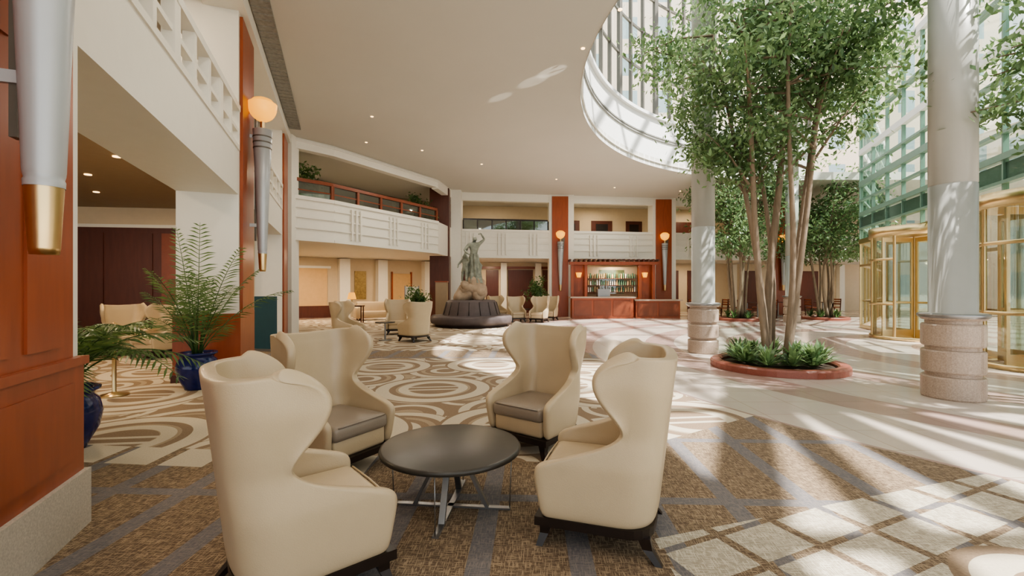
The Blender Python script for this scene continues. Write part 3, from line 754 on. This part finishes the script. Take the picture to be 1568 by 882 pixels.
mb.tube([(-.08,.12,3.25),(-.22,.14,3.0),(-.30,.1,2.75),(-.22,.08,2.5),(-.36,.02,2.25),(-.40,-.02,2.1)],[.04,.07,.08,.07,.05,.02],'statue',10,.5)
mb.tube([(.26,.05,2.6),(.38,.02,2.4),(.32,0,2.15),(.42,-.02,1.9)],[.04,.08,.08,.03],'statue',10,.5)
mb.obj('fountain_statue',(BX,BY,0))

# ------------------------------------------------------------------ bar
BO=-.35
mb=MB()
mb.box(3.3,6.3,22.3,22.95,0,1.0,'wood'); mb.box(3.2,6.4,22.2,23.05,1.0,1.07,'granite_r')
mb.box(6.5,8.7,22.6,23.2,0,.86,'wood'); mb.box(6.42,8.8,22.5,23.3,.86,.93,'granite_r')
for x in (3.4,4.35,5.3): mb.box(x,x+.85,22.27,22.3,.15,.88,'rail')
for x in (6.6,7.65): mb.box(x,x+.95,22.57,22.6,.12,.76,'rail')
mb.obj('bar_counter',(BO,0,0))
mb=MB()
y0=24.0
for x in (3.4,4.1,6.9,7.6): mb.box(x,x+.14,y0-.5,y0-.36,0,2.75,'wood')
mb.box(3.3,7.85,y0-.6,y0-.4,2.7,2.85,'wood'); mb.box(3.3,7.85,y0-.1,y0-.02,2.7,2.85,'wood')
for i in range(19): mb.box(3.3+i*.25,3.37+i*.25,y0-.8,y0-.03,2.86,2.98,'dwood')
mb.box(4.2,6.9,y0-.2,y0-.1,1.0,2.6,'tan'); mb.box(3.45,4.2,y0-.2,y0-.1,0,2.7,'wood'); mb.box(6.9,7.7,y0-.2,y0-.1,0,2.7,'wood')
mb.box(4.9,6.2,y0-.24,y0-.2,1.2,2.45,'glassg')
for z in (1.3,1.65,2.0): 
    mb.box(4.25,6.85,y0-.42,y0-.2,z-.03,z,'dwood')
    for i in range(22):
        x=4.32+i*.115; h=random.uniform(.18,.28); mb.cyl(x,y0-.31,.035,z,z+h,random.choice(['bottle','gold','bottle','curtainwall','orange']),6)
mb.box(4.2,6.9,y0-.45,y0-.1,0,1.0,'wood')
mb.obj('bar_back_shelf',(BO,0,0))
for x in (3.82,7.25):
    mb=MB(); mb.cyl(0,0,.1,2.05,2.3,'glow',12,.16); mb.box(-.02,.02,-.02,.2,2.05,2.1,'gold'); mb.obj('bar_wall_lamp',(x+BO,y0-.36,0))
mb=MB(); mb.box(4.6,5.2,22.5,22.85,1.07,1.45,'steel'); mb.cyl(4.75,22.65,.09,1.45,1.6,'steel',12); mb.cyl(5.05,22.65,.09,1.45,1.6,'steel',12); mb.obj('espresso_machine',(BO,0,0))
mb=MB(); mb.box(0,.5,0,.4,0,1.75,'tan'); mb.box(-.02,.52,-.02,.42,1.75,1.8,'wood'); mb.obj('wooden_display_stand',(-3.35,19.9,0))
mb=MB(); mb.box(-.3,.3,-.02,.02,.3,1.55,'white'); mb.box(-.32,-.28,-.03,.03,0,1.6,'steel');mb.box(.28,.32,-.03,.03,0,1.6,'steel'); mb.box(-.34,.34,-.18,.18,0,.03,'steel'); mb.obj('easel_sign',(-4.4,20.0,0))
mb=MB()
for dx,dy in ((0,0),(-.55,-1.35)):
    mb.lathe(dx,dy,[(.001,0),(.17,0),(.17,.02),(.03,.05),(.025,.06),(.025,.9),(.045,.92),(.045,.95),(.03,.97),(.04,1.0),(.001,1.03)],'gold',20)
pts=[(0+(-.55)*t,-1.35*t,.9-.38*math.sin(pi*t)) for t in np.linspace(0,1,14)]
mb.tube(pts,.022,'rope',8); mb.obj('rope_stanchion',(-5.55,6.35,0))
mb=MB(); mb.box(-.28,.28,-.04,.04,.05,1.3,'teal'); mb.box(-.3,.3,-.12,.12,0,.05,'steel'); mb.obj('floor_sign',(-5.9,10.9,0),-.2)
mb=MB(); mb.box(-.5,.5,-.2,.2,.7,.75,'dwood')
for x in (-.45,.45):
    for y in (-.15,.15): mb.box(x-.02,x+.02,y-.02,y+.02,0,.7,'dwood')
mb.obj('console_table',(-6.9,19.6,0))
mb=MB(); mb.cyl(0,0,.08,.752,.78,'gold',16); mb.cyl(0,0,.025,.78,1.05,'gold',10); mb.lathe(0,0,[(.19,1.02),(.12,1.3)],'glow',20); mb.obj('table_lamp',(-6.9,19.6,0))
mb=MB(); rbox(mb,-1.0,1.0,-.4,.4,.12,.42,'leather',.05); rbox(mb,-1.0,1.0,.2,.42,.3,.85,'leather',.06); rbox(mb,-1.12,-.9,-.4,.4,.1,.62,'leather',.05); rbox(mb,.9,1.12,-.4,.4,.1,.62,'leather',.05)
for x in (-.95,.95):
    for y in (-.33,.33): mb.cyl(x,y,.03,0,.13,'espresso',8)
mb.obj('lounge_sofa',(-6.3,21.6,0),.5)
def dining(x,y):
    mb=MB(); mb.cyl(0,0,.45,.72,.75,'dwood',24); mb.cyl(0,0,.04,.03,.72,'steel',10); mb.cyl(0,0,.25,0,.03,'steel',16); mb.obj('dining_table',(x,y,0))
    for q in (0.3,0.3+pi): inst('dining_chair',DC,(x+.78*math.cos(q),y+.78*math.sin(q),0),q-pi/2+pi)
mb=MB(); rbox(mb,-.22,.22,-.22,.22,.43,.48,'wood',.015,2); 
for x in (-.2,.2):
    mb.hexa([(x-.018,-.22,0),(x+.018,-.22,0),(x+.018,-.18,0),(x-.018,-.18,0)],[(x-.018,-.29,.92),(x+.018,-.29,.92),(x+.018,-.26,.92),(x-.018,-.26,.92)],'dwood')
    mb.box(x-.018,x+.018,.17,.205,0,.44,'dwood')
for z in (.6,.72,.84): mb.box(-.2,.2,-.285,-.255,z,z+.07,'wood')
DC=mb.data('dining_chair')
for x,y in ((12.2,22.6),(14.2,24.3),(12.6,24.4),(10.2,23.6),(16.8,24.6)): dining(x,y)
mb=MB(); mb.box(-30,45,42,46,-.2,34,'facade'); mb.obj('city_building')
mb=MB(); mb.box(38,42,-10,40,-.2,14,'facade'); mb.obj('city_building')
# ------------------------------------------------------------------ lights
def area(name,x,y,z,e,size,col=(1,.9,.76),rot=(0,0,0)):
    l=bpy.data.lights.new(name,'AREA'); l.energy=e; l.size=size; l.color=col; l.shape='DISK'
    o=bpy.data.objects.new(name,l); COL.objects.link(o); o.location=(x,y,z); o.rotation_euler=rot; return o
for x,y in ((-3.2,16.2),(-4,13),(-1.2,18),(1.45,9.3),(-1.5,5),(-.5,-1),(5,22.2)): area('downlight_lamp',x,y,6.38,45,.1)
for x,y,e in ((-6.5,7.5,50),(-9,10,60),(-5.5,4.5,40),(-8.5,6,40)): area('corridor_lamp',x,y,3.6,e,.2,(1,.74,.46))
for x,y,e in ((-9.5,20.3,110),(-7.0,20.5,80),(-5,22.5,70),(-1,25.5,70),(5,26.7,60),(11,27,60),(18,28,60)): area('lower_lounge_lamp',x,y,2.95,e,.15,(1,.76,.5))
for x,y,e in ((5.2,23.2,80),): area('bar_fill_light',x,y,2.69,e,.3,(1,.8,.55))  # fill light added to brighten the bar
for x,y,e in ((-8.5,17.5,35),(-6.2,20.5,35),(-1,25,50),(5,26.3,50),(11,27,50),(-7,10.5,40),(-5.5,6,40)): area('upper_gallery_lamp',x,y,6.25,e,.12,(1,.78,.53))
def spot(x,y,z,tx,ty,tz,e,ang,blend=.6):
    l=bpy.data.lights.new('added_glint_spot','SPOT'); l.energy=e; l.spot_size=math.radians(ang); l.spot_blend=blend; l.color=(1,.95,.85); l.shadow_soft_size=.02
    o=bpy.data.objects.new('added_glint_spot',l); COL.objects.link(o); o.location=(x,y,z); o.rotation_euler=(Vector((tx-x,ty-y,tz-z))*-1).to_track_quat('Z','Y').to_euler()
spot(9.0,2.2,.8,.9,10.3,6.4,5500,1.8,.4); spot(9.0,2.2,.8,.5,10.8,6.4,5000,1.9,.5); spot(9.0,2.6,.8,-.3,11.7,6.4,5000,1.5,.6)  # unseen spots added to throw reflected-sun patches onto the ceiling
s=bpy.data.lights.new('sun','SUN'); s.energy=12; s.angle=.018; s.color=(1,.965,.91)
so=bpy.data.objects.new('sun',s); COL.objects.link(so); dirv=Vector((.8*.575,-.6*.575,.818)); so.rotation_euler=dirv.to_track_quat('Z','Y').to_euler(); so.location=(20,-20,30)
w=bpy.data.worlds.new('world'); scene.world=w; w.use_nodes=True; bg=w.node_tree.nodes['Background']; bg.inputs[0].default_value=(.93,.975,1,1); bg.inputs[1].default_value=1.5
c=bpy.data.cameras.new('camera'); c.sensor_width=36; c.lens=16; co=bpy.data.objects.new('camera',c); COL.objects.link(co)
co.location=(0,0,1.5); co.rotation_euler=(pi/2,0,0); c.clip_end=300; scene.camera=co
scene.view_settings.view_transform='AgX'
try: scene.view_settings.look='AgX - Medium High Contrast'
except Exception as e: print(e)
scene.view_settings.exposure=0.33
